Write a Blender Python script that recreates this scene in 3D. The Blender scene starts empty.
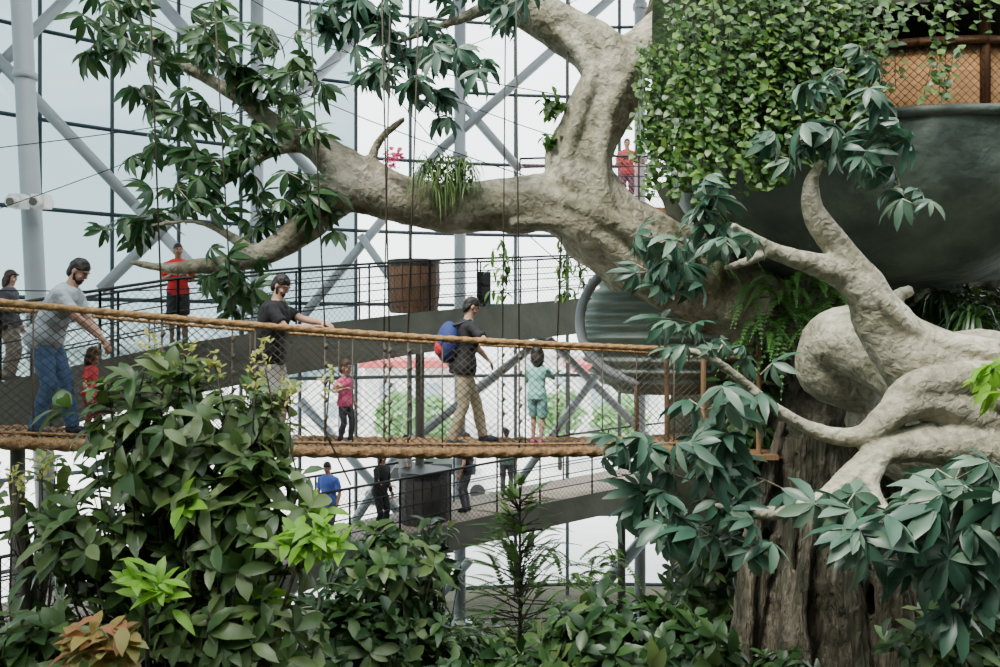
import bpy, math, random
from mathutils import Vector, Matrix, noise
random.seed(11)
R=random.random
def U(a,b): return a+(b-a)*R()
F=800.0; CZ=7.5
def W(u,v,d): # surveyed point -> world metres
    return Vector(((u-500)/F*d, d, CZ-(v-333.5)/F*d))
V=Vector
# ------------------------------------------------------------ materials
def newmat(name):
    m=bpy.data.materials.new(name); m.use_nodes=True
    nt=m.node_tree; b=nt.nodes['Principled BSDF']; return m,nt,b
def mat(name,c1,c2=None,scale=4,rough=.7,bump=0,bscale=12,metal=0,detail=6,stretch=None,spec=.3):
    m,nt,b=newmat(name)
    b.inputs['Roughness'].default_value=rough; b.inputs['Metallic'].default_value=metal
    b.inputs['Specular IOR Level'].default_value=spec
    tc=nt.nodes.new('ShaderNodeTexCoord'); mp=nt.nodes.new('ShaderNodeMapping')
    nt.links.new(tc.outputs['Object'],mp.inputs[0])
    if stretch: mp.inputs['Scale'].default_value=stretch
    if c2 is None: c2=tuple(x*.8 for x in c1)
    n=nt.nodes.new('ShaderNodeTexNoise'); n.inputs['Scale'].default_value=scale; n.inputs['Detail'].default_value=detail
    nt.links.new(mp.outputs[0],n.inputs['Vector'])
    r=nt.nodes.new('ShaderNodeValToRGB'); r.color_ramp.elements[0].position=.35; r.color_ramp.elements[1].position=.65
    r.color_ramp.elements[0].color=(*c2,1); r.color_ramp.elements[1].color=(*c1,1)
    nt.links.new(n.outputs['Fac'],r.inputs[0]); nt.links.new(r.outputs[0],b.inputs['Base Color'])
    if bump:
        n2=nt.nodes.new('ShaderNodeTexNoise'); n2.inputs['Scale'].default_value=bscale; n2.inputs['Detail'].default_value=8
        nt.links.new(mp.outputs[0],n2.inputs['Vector'])
        bp=nt.nodes.new('ShaderNodeBump'); bp.inputs['Strength'].default_value=bump; bp.inputs['Distance'].default_value=.05
        nt.links.new(n2.outputs['Fac'],bp.inputs['Height']); nt.links.new(bp.outputs[0],b.inputs['Normal'])
    return m
def barkmat(name,cols,s1=1.6,s2=16,bd=.08,stretch=(1,1,1),bs=.9,lo=.45):
    m,nt,b=newmat(name); N=nt.nodes.new; Lk=nt.links.new
    b.inputs['Roughness'].default_value=.75; b.inputs['Specular IOR Level'].default_value=.25
    tc=N('ShaderNodeTexCoord'); mp=N('ShaderNodeMapping'); mp.inputs['Scale'].default_value=stretch; Lk(tc.outputs['Object'],mp.inputs[0])
    n1=N('ShaderNodeTexNoise'); n1.inputs['Scale'].default_value=s1; n1.inputs['Detail'].default_value=9; n1.inputs['Roughness'].default_value=.6; Lk(mp.outputs[0],n1.inputs['Vector'])
    r=N('ShaderNodeValToRGB'); cr_=r.color_ramp
    while len(cr_.elements)<len(cols): cr_.elements.new(.5)
    for i,c in enumerate(cols): cr_.elements[i].position=.3+.35*i/(len(cols)-1); cr_.elements[i].color=(*c,1)
    Lk(n1.outputs['Fac'],r.inputs[0])
    n2=N('ShaderNodeTexNoise'); n2.inputs['Scale'].default_value=s2; n2.inputs['Detail'].default_value=8; n2.inputs['Distortion'].default_value=.6; Lk(mp.outputs[0],n2.inputs['Vector'])
    r2=N('ShaderNodeMapRange'); r2.inputs['From Min'].default_value=.32; r2.inputs['From Max'].default_value=.6; r2.inputs['To Min'].default_value=lo; r2.inputs['To Max'].default_value=1.08; Lk(n2.outputs['Fac'],r2.inputs[0])
    mx=N('ShaderNodeVectorMath'); mx.operation='SCALE'; Lk(r.outputs[0],mx.inputs[0]); Lk(r2.outputs[0],mx.inputs['Scale']); Lk(mx.outputs[0],b.inputs['Base Color'])
    ad=N('ShaderNodeMath'); ad.operation='MULTIPLY_ADD'; ad.inputs[1].default_value=2.0; Lk(n1.outputs['Fac'],ad.inputs[0]); Lk(n2.outputs['Fac'],ad.inputs[2])
    bp=N('ShaderNodeBump'); bp.inputs['Strength'].default_value=bs; bp.inputs['Distance'].default_value=bd; Lk(ad.outputs[0],bp.inputs['Height']); Lk(bp.outputs[0],b.inputs['Normal'])
    return m
def leafmat(name,cols,rough=.42,tr=.3):
    m,nt,b=newmat(name)
    b.inputs['Roughness'].default_value=rough; b.inputs['Specular IOR Level'].default_value=.4
    g=nt.nodes.new('ShaderNodeNewGeometry'); r=nt.nodes.new('ShaderNodeValToRGB')
    cr=r.color_ramp
    while len(cr.elements)<len(cols): cr.elements.new(.5)
    for i,c in enumerate(cols):
        cr.elements[i].position=i/(len(cols)-1); cr.elements[i].color=(*c,1)
    nt.links.new(g.outputs['Random Per Island'],r.inputs[0]); nt.links.new(r.outputs[0],b.inputs['Base Color'])
    t=nt.nodes.new('ShaderNodeBsdfTranslucent'); mx=nt.nodes.new('ShaderNodeMixShader'); mx.inputs[0].default_value=tr
    hs=nt.nodes.new('ShaderNodeHueSaturation'); hs.inputs['Value'].default_value=1.6; hs.inputs['Hue'].default_value=.485; hs.inputs['Saturation'].default_value=1.05
    nt.links.new(r.outputs[0],hs.inputs['Color']); nt.links.new(hs.outputs[0],t.inputs[0])
    o=nt.nodes['Material Output']
    nt.links.new(b.outputs[0],mx.inputs[1]); nt.links.new(t.outputs[0],mx.inputs[2]); nt.links.new(mx.outputs[0],o.inputs[0])
    return m
M_bark=barkmat('bark_gray',[(.10,.10,.055),(.24,.225,.155),(.40,.37,.285)],1.5,11,.05,lo=.58)
M_bark2=barkmat('bark_pale',[(.14,.14,.08),(.29,.275,.20),(.44,.415,.32)],1.8,14,.035,lo=.6)
M_root=barkmat('bark_root',[(.02,.026,.012),(.065,.06,.04),(.17,.15,.11)],1.6,7,.12,(3,3,.45),1)
M_rock=mat('rock_moss',(.03,.032,.02),(.008,.012,.005),2,.95,1,4)
M_soil=mat('soil',(.06,.05,.03),(.03,.035,.015),2,.95,.6,8)
M_steel=mat('steel_paint',(.31,.34,.36),(.27,.30,.32),1,.45)
M_black=mat('black_metal',(.013,.013,.015),None,3,.5)
M_mull=mat('mullion',(.03,.045,.055),None,3,.5)
M_slab=mat('slab_gray',(.10,.105,.085),(.065,.07,.055),1.2,.85,.2,8)
M_deck=mat('deck_floor',(.30,.24,.19),(.22,.18,.14),3,.8)
M_rope=mat('rope_tan',(.42,.25,.105),(.22,.125,.05),30,.85,.5,60)
M_rope3=mat('rope_roll',(.32,.19,.09),(.14,.08,.035),22,.85,.6,50)
M_rope2=mat('rope_gray',(.10,.085,.065),None,30,.9)
M_wire=mat('wire_dark',(.03,.03,.03),None,9,.7)
M_net=mat('net_cord',(.07,.06,.045),None,9,.8)
M_wood=mat('wood_brown',(.16,.075,.035),(.07,.035,.018),4,.6,.3,14,stretch=(6,6,.6))
M_wood2=mat('wood_plywood',(.50,.27,.11),(.36,.18,.07),3,.6,.2,14,stretch=(1,1,8))
M_plank=mat('wood_plank',(.27,.17,.09),(.15,.09,.05),3,.75,.3,14)
M_post=mat('wood_post',(.20,.12,.06),(.10,.055,.025),5,.7,.3,14,stretch=(6,6,.6))
M_bowl=mat('bowl_slate',(.095,.12,.10),(.04,.058,.048),1.6,.6,1,4,detail=10)
M_corr=mat('corrugated_green',(.25,.30,.26),(.18,.22,.19),2,.55)
M_white=mat('white_paint',(.75,.75,.73),None,2,.5)
M_red=mat('red_paint',(.6,.12,.12),None,2,.6)
M_conc=mat('outdoor_paving',(.72,.70,.66),(.6,.58,.55),.3,.8)
L_dark=leafmat('leaf_schefflera',[(.012,.04,.014),(.032,.082,.026),(.02,.058,.018),(.085,.15,.06),(.025,.065,.02)],.33,.22)
L_blue=leafmat('leaf_bluegreen',[(.018,.055,.034),(.042,.10,.064),(.03,.078,.047),(.12,.19,.13),(.036,.09,.055)],.38,.18)
L_bush=leafmat('leaf_bush',[(.02,.055,.012),(.052,.11,.028),(.10,.15,.045),(.032,.08,.02),(.16,.21,.085),(.045,.095,.022)],.4,.28)
L_lime=leafmat('leaf_lime',[(.13,.29,.025),(.18,.37,.04)],.4,.4)
L_yel=leafmat('leaf_ochre',[(.28,.2,.05),(.2,.2,.06),(.3,.12,.05)],.6,.3)
L_ivy=leafmat('leaf_ivy',[(.018,.058,.01),(.045,.115,.02),(.03,.085,.014),(.12,.22,.04),(.022,.068,.012)],.42,.25)
L_fern=leafmat('leaf_fern',[(.028,.10,.012),(.06,.165,.025)],.6,.3)
L_deep=leafmat('leaf_deep',[(.01,.033,.009),(.02,.058,.013),(.042,.09,.022)],.4,.2)
L_out=leafmat('leaf_outdoor_hazed',[(.16,.3,.12),(.25,.42,.2)],.6,.3)  # outdoor leaves, distance haze mixed into the paler colours
L_pink=leafmat('petal_pink',[(.7,.1,.25),(.75,.25,.4)],.6,.3)
# ------------------------------------------------------------ mesh builder
class MB:
    def __init__(s): s.v=[]; s.f=[]; s.m=[]
    def add(s,vs,fs,mi=0):
        o=len(s.v); s.v.extend([tuple(x) for x in vs])
        for f in fs: s.f.append(tuple(i+o for i in f)); s.m.append(mi)
    def obj(s,name,mats,smooth=True,parent=None):
        me=bpy.data.meshes.new(name); me.from_pydata(s.v,[],s.f)
        for m in (mats if isinstance(mats,(list,tuple)) else [mats]): me.materials.append(m)
        me.polygons.foreach_set('material_index',s.m)
        me.polygons.foreach_set('use_smooth',[smooth]*len(s.f)); me.update()
        o=bpy.data.objects.new(name,me); bpy.context.collection.objects.link(o)
        if parent: o.parent=parent
        return o
def empty(name,loc=(0,0,0),rz=0):
    e=bpy.data.objects.new(name,None); e.location=loc; e.rotation_euler=(0,0,rz)
    bpy.context.collection.objects.link(e); return e
def organic(o,vox,amp,size,it=3):
    r=o.modifiers.new('r','REMESH'); r.mode='VOXEL'; r.voxel_size=vox; r.use_smooth_shade=True
    s=o.modifiers.new('s','SMOOTH'); s.iterations=it
    for i,(a,z) in enumerate(((amp,size),(amp*.4,size*.35))):
        t=bpy.data.textures.new(o.name+str(i),'CLOUDS'); t.noise_scale=z; t.noise_depth=3
        d=o.modifiers.new('d','DISPLACE'); d.texture=t; d.strength=a; d.mid_level=.5; d.texture_coords='LOCAL'
def perp(t):
    a=V((0,0,1)) if abs(t.z)<.9 else V((1,0,0))
    return t.cross(a).normalized()
def cr(pts,n):
    P=[pts[0]]+list(pts)+[pts[-1]]; out=[]
    for i in range(1,len(P)-2):
        p0,p1,p2,p3=P[i-1],P[i],P[i+1],P[i+2]
        for j in range(n):
            t=j/n
            out.append(tuple(.5*((2*b)+(-a+c)*t+(2*a-5*b+4*c-d)*t*t+(-a+3*b-3*c+d)*t**3) for a,b,c,d in zip(p0,p1,p2,p3)))
    out.append(tuple(pts[-1])); return out
def tube(mb,pts,rad,k=8,mi=0,namp=0,nf=2,lobes=0,lamp=0,twist=0):
    pts=[V(p) for p in pts]; n=len(pts)
    if not hasattr(rad,'__len__'): rad=[rad]*n
    vs=[];fs=[]; x=None; run=0
    for i,p in enumerate(pts):
        t=(pts[min(i+1,n-1)]-pts[max(i-1,0)])
        if t.length<1e-9: t=V((0,0,1))
        t.normalize()
        if x is None: x=perp(t)
        else:
            x=(x-t*x.dot(t)); x=x.normalized() if x.length>1e-6 else perp(t)
        y=t.cross(x)
        if i: run+=(p-pts[i-1]).length
        for j in range(k):
            a=2*math.pi*j/k; r=rad[i]
            if lobes: r*=1+lamp*math.cos(lobes*(a)+twist*run)
            q=p+(x*math.cos(a)+y*math.sin(a))*r
            if namp: q=p+(q-p)*(1+namp*noise.noise(q*nf)+namp*.5*noise.noise(q*nf*2.7))
            vs.append(q)
    for i in range(n-1):
        for j in range(k):
            fs.append((i*k+j,i*k+(j+1)%k,(i+1)*k+(j+1)%k,(i+1)*k+j))
    vs.append(pts[0]); vs.append(pts[-1]); c0=len(vs)-2
    for j in range(k):
        fs.append((c0,(j+1)%k,j)); fs.append((c0+1,(n-1)*k+j,(n-1)*k+(j+1)%k))
    mb.add(vs,fs,mi)
def seg(mb,a,b,r,k=6,mi=0): tube(mb,[a,b],r,k,mi)
def branch(mb,L,n=6,k=18,mi=0,namp=.13,nf=2.5,**kw):
    q=[]
    for (u,v,r,d) in L:
        p=W(u,v,d); q.append((p.x,p.y,p.z,r*d/F))
    s=cr(q,n); tube(mb,[V(a[:3]) for a in s],[max(a[3],.004) for a in s],k,mi,namp,nf,**kw)
def ell(mb,c,r,rot=None,a=16,b=10,mi=0):
    vs=[];fs=[]; c=V(c)
    for i in range(b+1):
        th=math.pi*i/b
        for j in range(a):
            ph=2*math.pi*j/a
            q=V((r[0]*math.sin(th)*math.cos(ph),r[1]*math.sin(th)*math.sin(ph),r[2]*math.cos(th)))
            if rot: q=rot@q
            vs.append(c+q)
    for i in range(b):
        for j in range(a): fs.append((i*a+j,(i+1)*a+j,(i+1)*a+(j+1)%a,i*a+(j+1)%a))
    mb.add(vs,fs,mi)
def box(mb,c,s,rot=None,mi=0):
    vs=[]
    for x in(-.5,.5):
        for y in(-.5,.5):
            for z in(-.5,.5):
                q=V((x*s[0],y*s[1],z*s[2])); vs.append(V(c)+(rot@q if rot else q))
    mb.add(vs,[(0,1,3,2),(4,6,7,5),(0,4,5,1),(2,3,7,6),(0,2,6,4),(1,5,7,3)],mi)
def diamonds(mb,p00,p10,p01,p11,nu,nv,r,mi=0,k=3):
    def B(s,t): return (p00*(1-s)+p10*s)*(1-t)+(p01*(1-s)+p11*s)*t
    for i in range(-nv,nu+1):
        for sg in(1,-1):
            pts=[]
            for j in range(nv+1):
                a=(i+j if sg>0 else i+nv-j)
                if 0<=a<=nu: pts.append(B(a/nu,j/nv))
            if len(pts)>1: tube(mb,pts if len(pts)<4 else [pts[0],pts[len(pts)//2],pts[-1]],r,k,mi)
# ------------------------------------------------------------ leaves
def leaf(mb,b,d,nr,L,w,droop=.3,mi=0,fold=.2,prof=(.62,1,.72)):
    d=d.normalized(); s=d.cross(nr)
    s=s.normalized() if s.length>1e-4 else perp(d); nn=s.cross(d)
    ts=(.2,.48,.76); vs=[b]
    for t,q in zip(ts,prof):
        p=b+d*(L*t)-nn*(droop*L*t*t)
        vs+= [p+s*w*q+nn*fold*w*q, p, p-s*w*q+nn*fold*w*q]
    vs.append(b+d*L*.96-nn*(droop*L*1.05))
    fs=[(0,1,2),(0,2,3),(1,4,5,2),(2,5,6,3),(4,7,8,5),(5,8,9,6),(7,10,8),(8,10,9)]
    mb.add(vs,fs,mi)
def rdir(): 
    while 1:
        v=V((U(-1,1),U(-1,1),U(-1,1)))
        if .05<v.length<1: return v.normalized()
def palmate(mb,c,nr,L,n=8,mi=0,wf=.15):
    e1=perp(nr); e2=nr.cross(e1); o=U(0,6); dr=U(.1,.6)
    for i in range(n):
        a=o+2*math.pi*(i+U(-.2,.2))/(n+.7)
        d=(e1*math.cos(a)+e2*math.sin(a))-nr*U(dr,dr+.35)
        leaf(mb,c,d,nr,L*U(.7,1.15),L*wf*U(.85,1.1),U(.15,.5),mi,.35)
def pcluster(mb,p,Rr,n,L,mi=0,stem=1,k=8):
    for i in range(n):
        q=p+V((rdir().x*Rr,rdir().y*Rr*.8,rdir().z*Rr*.8+.05))
        seg(mb,p,q,.006,4,stem)
        nr=(V((U(-.8,.8),U(-.9,.3),U(.2,1)))).normalized()
        palmate(mb,q,nr,L*U(.7,1.2),random.choice((6,7,8,9)),mi)
def rosette(mb,p,ax,L,n=8,mi=0,w=.24):
    e1=perp(ax); e2=ax.cross(e1)
    for i in range(n):
        a=i*2.4+U(-.3,.3); el=U(-.2,1.0)
        d=(e1*math.cos(a)+e2*math.sin(a))*math.cos(el)+ax*math.sin(el)
        leaf(mb,p+ax*U(-.18,.02),d,(ax+V((U(-.3,.3),U(-.3,.3),.3))).normalized(),L*U(.55,1.15),L*w*U(.8,1.1),U(.1,.6),mi,.3)
def bush(name,cen,rad,n,L,base,mats,nl=8,w=.24,stems=30,mix=0,r=.02):
    mb=MB(); cen=V(cen); base=V(base)
    for i in range(n):
        d=rdir(); q=U(.2,1)**.5
        p=cen+V((d.x*rad[0],d.y*rad[1],d.z*rad[2]))*q
        ax=(d+V((0,-.2,.6))).normalized()
        mi=0
        if mix and R()<mix: mi=2
        rosette(mb,p,ax,L*U(.8,1.15),nl,mi,w)
        if i<stems:
            m=(p+base)*.5+V((U(-.1,.1),U(-.1,.1),U(0,.2)))
            s=cr([tuple(base+V((U(-.1,.1),U(-.1,.1),0))),tuple(m),tuple(p)],4)
            tube(mb,s,[r*(1-.8*j/(len(s)-1)) for j in range(len(s))],5,1)
    return mb.obj(name,mats)
def frond(mb,b,d,L,droop,n=16,pl=.12,mi=0):
    d=d.normalized(); up=V((0,0,1)); s=d.cross(up)
    s=s.normalized() if s.length>.05 else V((1,0,0))
    pts=[]
    for i in range(n+1):
        t=i/n; p=b+d*L*t-up*droop*L*t*t; pts.append(p)
        if i:
            tg=(p-pts[i-1]).normalized(); l=pl*math.sin(math.pi*min(1,.12+.88*t))**.6*(1.02-t*.6) if t<1 else .01
            for sg in(1,-1):
                e=(s*sg+tg*.35-up*.15).normalized()
                a=p; w=tg*L/n*.38
                mb.add([a-w,a+e*l*.5-w*.9,a+e*l,a+e*l*.5+w,a+w],[(0,1,3,4),(1,2,3)],mi)
    tube(mb,pts,.004,3,mi)
def strap(mb,b,d,L,w,droop,mi=0,n=7):
    d=d.normalized(); s=d.cross(V((0,0,1))); s=s.normalized() if s.length>.05 else V((1,0,0))
    vs=[];fs=[]
    for i in range(n+1):
        t=i/n; p=b+d*L*t*(1-.35*t*droop)-V((0,0,1))*droop*L*t*t; ww=w*(1-t**3)+.001
        vs+=[p-s*ww,p+s*ww]
        if i: fs.append((2*i-2,2*i-1,2*i+1,2*i))
    mb.add(vs,fs,mi)
# ============================================================ SHELL
mb=MB(); k=64
mb.add([(3+21*math.cos(2*math.pi*i/k),3+21*math.sin(2*math.pi*i/k),0) for i in range(k)],[tuple(range(k))])
mb.obj('floor',M_soil,False)
mb=MB(); mb.add([(-150,-60,-.06),(150,-60,-.06),(150,240,-.06),(-150,240,-.06)],[(0,1,2,3)]); mb.obj('outdoor_ground',M_conc,False)
def glassmat(name,c):
    m,nt,b=newmat(name); o=nt.nodes['Material Output']
    tr=nt.nodes.new('ShaderNodeBsdfTransparent'); 
    g=nt.nodes.new('ShaderNodeNewGeometry'); r=nt.nodes.new('ShaderNodeValToRGB')
    r.color_ramp.elements[0].color=(*[x*.84 for x in c],1); r.color_ramp.elements[1].color=(*c,1)
    nt.links.new(g.outputs['Random Per Island'],r.inputs[0]); nt.links.new(r.outputs[0],tr.inputs[0])
    gl=nt.nodes.new('ShaderNodeBsdfGlossy'); gl.inputs['Roughness'].default_value=.08
    mx=nt.nodes.new('ShaderNodeMixShader'); mx.inputs[0].default_value=.05
    nt.links.new(tr.outputs[0],mx.inputs[1]); nt.links.new(gl.outputs[0],mx.inputs[2]); nt.links.new(mx.outputs[0],o.inputs[0])
    return m
GC=V((3,3,0)); GR=20.0; da=1.5/GR; zh=[.3+2.0*i for i in range(10)]
def gp(a,z): return V((GC.x+GR*math.cos(a),GC.y+GR*math.sin(a),z))
a0=math.radians(20); na=int((math.radians(200)-a0)/da)
g1=MB(); g2=MB()
for i in range(na):
    for j in range(len(zh)-1):
        A,B=a0+i*da,a0+(i+1)*da
        p=gp((A+B)/2,0); u=p.x/max(p.y,.1)*F+500
        (g2 if (u<330 or p.y<3) and zh[j]>6 else g1).add([gp(A,zh[j]),gp(B,zh[j]),gp(B,zh[j+1]),gp(A,zh[j+1])],[(0,1,2,3)])
g1.obj('window_1',glassmat('glass_clear',(.86,.91,.92)),False)
g2.obj('window_2',glassmat('glass_tinted',(.20,.275,.295)),False)
mb=MB()
for i in range(na+1):
    A=a0+i*da
    seg(mb,gp(A,0),gp(A,zh[-1]),.05,4)
for z in zh:
    tube(mb,[gp(a0+i*da,z) for i in range(na+1)],.05,4)
mb.obj('window_frame',M_mull,False)
mb=MB(); rb=math.radians(200); re=math.radians(380); n=40
for i in range(n):
    A=rb+(re-rb)*i/n; B=rb+(re-rb)*(i+1)/n
    mb.add([gp(A,0),gp(B,0),gp(B,19),gp(A,19)],[(0,1,2,3)])
mb.obj('light_blocking_back_wall',M_slab,False)  # unseen opaque rear wall, added to cut the light reaching the interior
mb=MB(); n=72
for i in range(n):
    A=2*math.pi*i/n; B=2*math.pi*(i+1)/n
    def q(a,r): return V((GC.x+r*math.cos(a),GC.y+r*math.sin(a),18.35 if r>15 else 20.5))
    mb.add([q(A,20.3),q(B,20.3),q(B,12.5),q(A,12.5)],[(0,1,2,3)])
for i in range(-12,13,3):
    h=math.sqrt(12.5**2-i*i); seg(mb,V((3+i,3-h,20.5)),V((3+i,3+h,20.5)),.12,6,1); seg(mb,V((3-h,3+i,20.5)),V((3+h,3+i,20.5)),.12,6,1)
mb.obj('light_blocking_ceiling',[M_slab,M_steel],False)  # unseen opaque roof ring, added to dim the interior; open centre admits sun
# ============================================================ STEEL
mb=MB()
def st(u1,v1,u2,v2,d1,d2,px): 
    seg(mb,W(u1,v1,d1),W(u2,v2,d2),px*.5*d1/F,14)
a=W(18,-60,14.5);c=W(56,700,14.5); 
cl=MB(); p0=a+(a-c).normalized()*4; dz=(c-a); p1=a+dz*(a.z/(a.z-c.z)) ; seg(cl,p0,p1,.17,20); 
for z in(.08,.3): box(cl,(p1.x,p1.y,.05),(.7,.7,.1))
for tt in(.35,.62): 
    q=p0+(p1-p0)*tt; seg(cl,q,q+V((0,0,.12)),.2,20)
cl.obj('steel_column',M_steel)
for (u,d) in((257,19),(460,20.5),(640,21)):
    cl=MB(); p=W(u,0,d); seg(cl,(p.x,p.y,0),(p.x,p.y,18.3),.15,16); box(cl,(p.x,p.y,.05),(.6,.6,.1))
    for z in(4,8,12,16): seg(cl,(p.x,p.y,z),(p.x,p.y,z+.15),.19,16)
    cl.obj('steel_column',M_steel)
st(-20,40,135,205,17,18.5,12); st(135,205,290,370,18.5,19,11)
st(150,-10,335,200,18,20,12); st(100,290,375,20,18,20.5,11)
st(-30,95,95,-30,17,18,11); st(620,-10,440,150,20.5,20.5,9); st(440,150,300,320,20.5,20,9)
st(455,95,520,170,20.5,20.8,9); st(360,235,470,390,20,20.5,8); st(560,325,400,450,20.8,20,9)
st(540,330,680,470,20.8,21,8); st(660,520,590,600,20,20,12); st(470,560,415,625,20,20,9)
st(600,370,520,480,20.8,20.8,8)
st(400,450,330,560,20,19.5,9); st(300,400,440,560,19.5,20,9)
mb.obj('diagonal_brace_frame',M_steel)
mb=MB(); q=W(35,203,14.2)
for s in(-1,1):
    box(mb,q+V((s*.2,-.15,0)),(.24,.24,.24)); seg(mb,q+V((s*.2,-.15,0)),q+V((s*.2,-.40,-.04)),.10,12); seg(mb,q+V((s*.2,-.40,-.04)),q+V((s*.2,-.41,-.04)),.07,12,1)
box(mb,q,(.6,.14,.1)); mb.obj('floodlight_pair',[M_white,M_slab],False)  # twin floodlight fixture on the column, unlit
# ============================================================ WALKWAYS
def walkway(name,P,wd,th,mats):
    mb=MB(); P=[V(p) for p in P]
    for i in range(len(P)-1):
        a,b=P[i],P[i+1]
        n=V((-.3,1,0)).normalized(); w=n*wd; dz=V((0,0,th))
        mb.add([a,b,b+w,a+w],[(0,1,2,3)],1)
        mb.add([a-dz,b-dz,b+w-dz,a+w-dz],[(3,2,1,0)],0)
        mb.add([a-dz,b-dz,b,a],[(0,1,2,3)],0); mb.add([a+w-dz,b+w-dz,b+w,a+w],[(3,2,1,0)],0)
    return mb.obj(name,mats,False)
def railing(name,P,h,sp,nr,mesh=True,r=.022,off=V((0,0,0)),wire=M_wire):
    mb=MB(); P=[V(p)+off for p in P]
    for i in range(len(P)-1):
        a,b=P[i],P[i+1]; n=max(1,round((b-a).length/sp))
        for j in range(n+1):
            q=a.lerp(b,j/n); seg(mb,q,q+V((0,0,h)),r,6)
        if mesh:
            L=(b-a).length; nu=max(2,int(L/.11)); nv=max(2,int(h/.11))
            diamonds(mb,a,b,a+V((0,0,h)),b+V((0,0,h)),nu,nv,.004,1)
    for z in [h*(i+1)/nr for i in range(nr)]:
        tube(mb,[p+V((0,0,z)) for p in P],r*1.2 if z==h else r*.6,6)
    return mb.obj(name,[M_black,wire],False)
BA=[W(-120,410,9.7),W(0,382,11),W(100,360,12),W(178,344,12.8),W(300,326,14.5),W(430,311,16.5),W(560,300,19),W(640,293,20)]
walkway('upper_walkway',BA,1.7,.85,[M_slab,M_deck])
railing('walkway_railing',BA,1.05,1.3,4)
railing('walkway_railing',BA,1.1,1.6,3,False,off=V((-.3,1,0)).normalized()*1.6)
LB=[W(-120,670,9.9),W(100,612,11.8),W(230,578,13),W(400,536,15.5),W(540,504,17.5),W(640,484,19),W(720,472,20)]
walkway('lower_ramp',LB,1.9,.55,[M_slab,M_deck])
railing('ramp_railing',LB,1.1,1.3,4)
railing('ramp_railing',LB,1.1,1.6,3,False,off=V((-.3,1,0)).normalized()*1.8)
for P,th in((BA,.85),(LB,.55)):
    for i in(1,3,5):
        p=P[i]+V((-.3,.9,-th)); cl=MB(); seg(cl,(p.x,p.y,0),p,.1,12); box(cl,(p.x,p.y,.04),(.4,.4,.08)); cl.obj('walkway_support_post',M_slab)
HC=[W(520,205,19),W(600,205,18),W(680,208,17)]
walkway('high_catwalk',HC,1.2,.25,[M_wood,M_deck]); railing('catwalk_railing',HC,1.1,.8,5,True,wire=M_red)
def barrel(name,u,v0,v1,wpx,d,m1,m2):
    mb=MB(); t=W(u,v0,d); bt=W(u,v1,d); r=wpx*.5*d/F; n=18; H=t.z-bt.z
    for i in range(n):
        a=2*math.pi*i/n; c=V((t.x,t.y,0))
        p=[c+V((math.cos(a)*r*f,math.sin(a)*r*f,z)) for f,z in((.9,bt.z),(1,bt.z+H*.5),(.97,t.z))]
        box_w=2*math.pi*r/n*.46
        tg=V((-math.sin(a),math.cos(a),0))*box_w; rd=V((math.cos(a),math.sin(a),0))*.02
        vs=[]
        for q in p: vs+=[q-tg-rd,q+tg-rd,q+tg+rd,q-tg+rd]
        fs=[(0,1,5,4),(1,2,6,5),(2,3,7,6),(3,0,4,7),(4,5,9,8),(5,6,10,9),(6,7,11,10),(7,4,8,11),(8,9,10,11),(3,2,1,0)]
        mb.add(vs,fs,0)
    for z in(.12,.5,.93):
        q=V((t.x,t.y,bt.z+H*z)); rr=r*(1.03 if z>.2 else .97)
        tube(mb,[q-V((0,0,.03)),q+V((0,0,.03))],rr,20,1)
    tube(mb,[V((t.x,t.y,t.z)),V((t.x,t.y,t.z+.05))],r*1.07,20,1)
    mb.obj(name,[m1,m2],False)
barrel('wooden_barrel',414,263,313,50,17.0,M_wood,M_black)
barrel('dark_barrel',425,472,523,50,16.6,mat('wood_dark',(.05,.045,.04),(.03,.028,.025),4,.7),M_black)
mb=MB(); q=W(484,288,17.6); box(mb,q,(.3,.3,.7)); box(mb,q+V((0,-.16,.15)),(.2,.02,.2)); seg(mb,q+V((0,-.15,-.15)),q+V((0,-.18,-.15)),.11,14); seg(mb,q+V((0,.1,-.3)),q+V((0,.1,-.55)),.04,8); mb.obj('loudspeaker',M_black,False)
# ============================================================ OUTSIDE
mb=MB()
def bld(u,v0,w,d,mi,band):
    t=W(u,v0,d); h=t.z; ww=w*d/F
    box(mb,(t.x,d+4,h/2),(ww,8,h),mi=mi); box(mb,(t.x,d+4,h+.25),(ww+.8,8.8,.5),mi=band)
    n=int(ww/2.2)
    for i in range(n):
        for z in range(int(h/2.2)):
            box(mb,(t.x-ww/2+(i+.5)*ww/n,d-.03,1.3+z*2.2),(1.1,.1,1.2),mi=2)
bld(410,368,90,55,0,1); bld(590,356,150,70,0,0); bld(300,362,90,65,0,0); bld(120,350,160,75,0,0); bld(640,372,120,50,0,1)
mb.obj('outdoor_building',[M_white,M_red,mat('window_dark',(.35,.42,.45))],False)
mb=MB()
for (u,d) in((400,42),(432,40),(560,44),(620,40)):
    p=W(u,420,d); h=3.0; seg(mb,(p.x,p.y,0),(p.x,p.y,h),.12,8,1)
    for i in range(40):
        a=rdir(); rosette(mb,V((p.x,p.y,h))+V((a.x,a.y,a.z*.9))*1.2,a,.8,6,0)
mb.obj('outdoor_tree_row',[L_out,M_root])
mb=MB(); 
for (u,d) in((405,36),(450,37)):
    p=W(u,430,d); box(mb,(p.x,p.y,.75),(4.2,1.8,.7)); box(mb,(p.x,p.y,1.3),(2.4,1.6,.6),mi=1)
    for s in(-1.3,1.3):
        for y in(-.9,.9): seg(mb,(p.x+s,p.y+y-.1,.35),(p.x+s,p.y+y+.1,.35),.35,14,2)
mb.obj('parked_car',[M_white,M_black,M_black],False)
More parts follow.
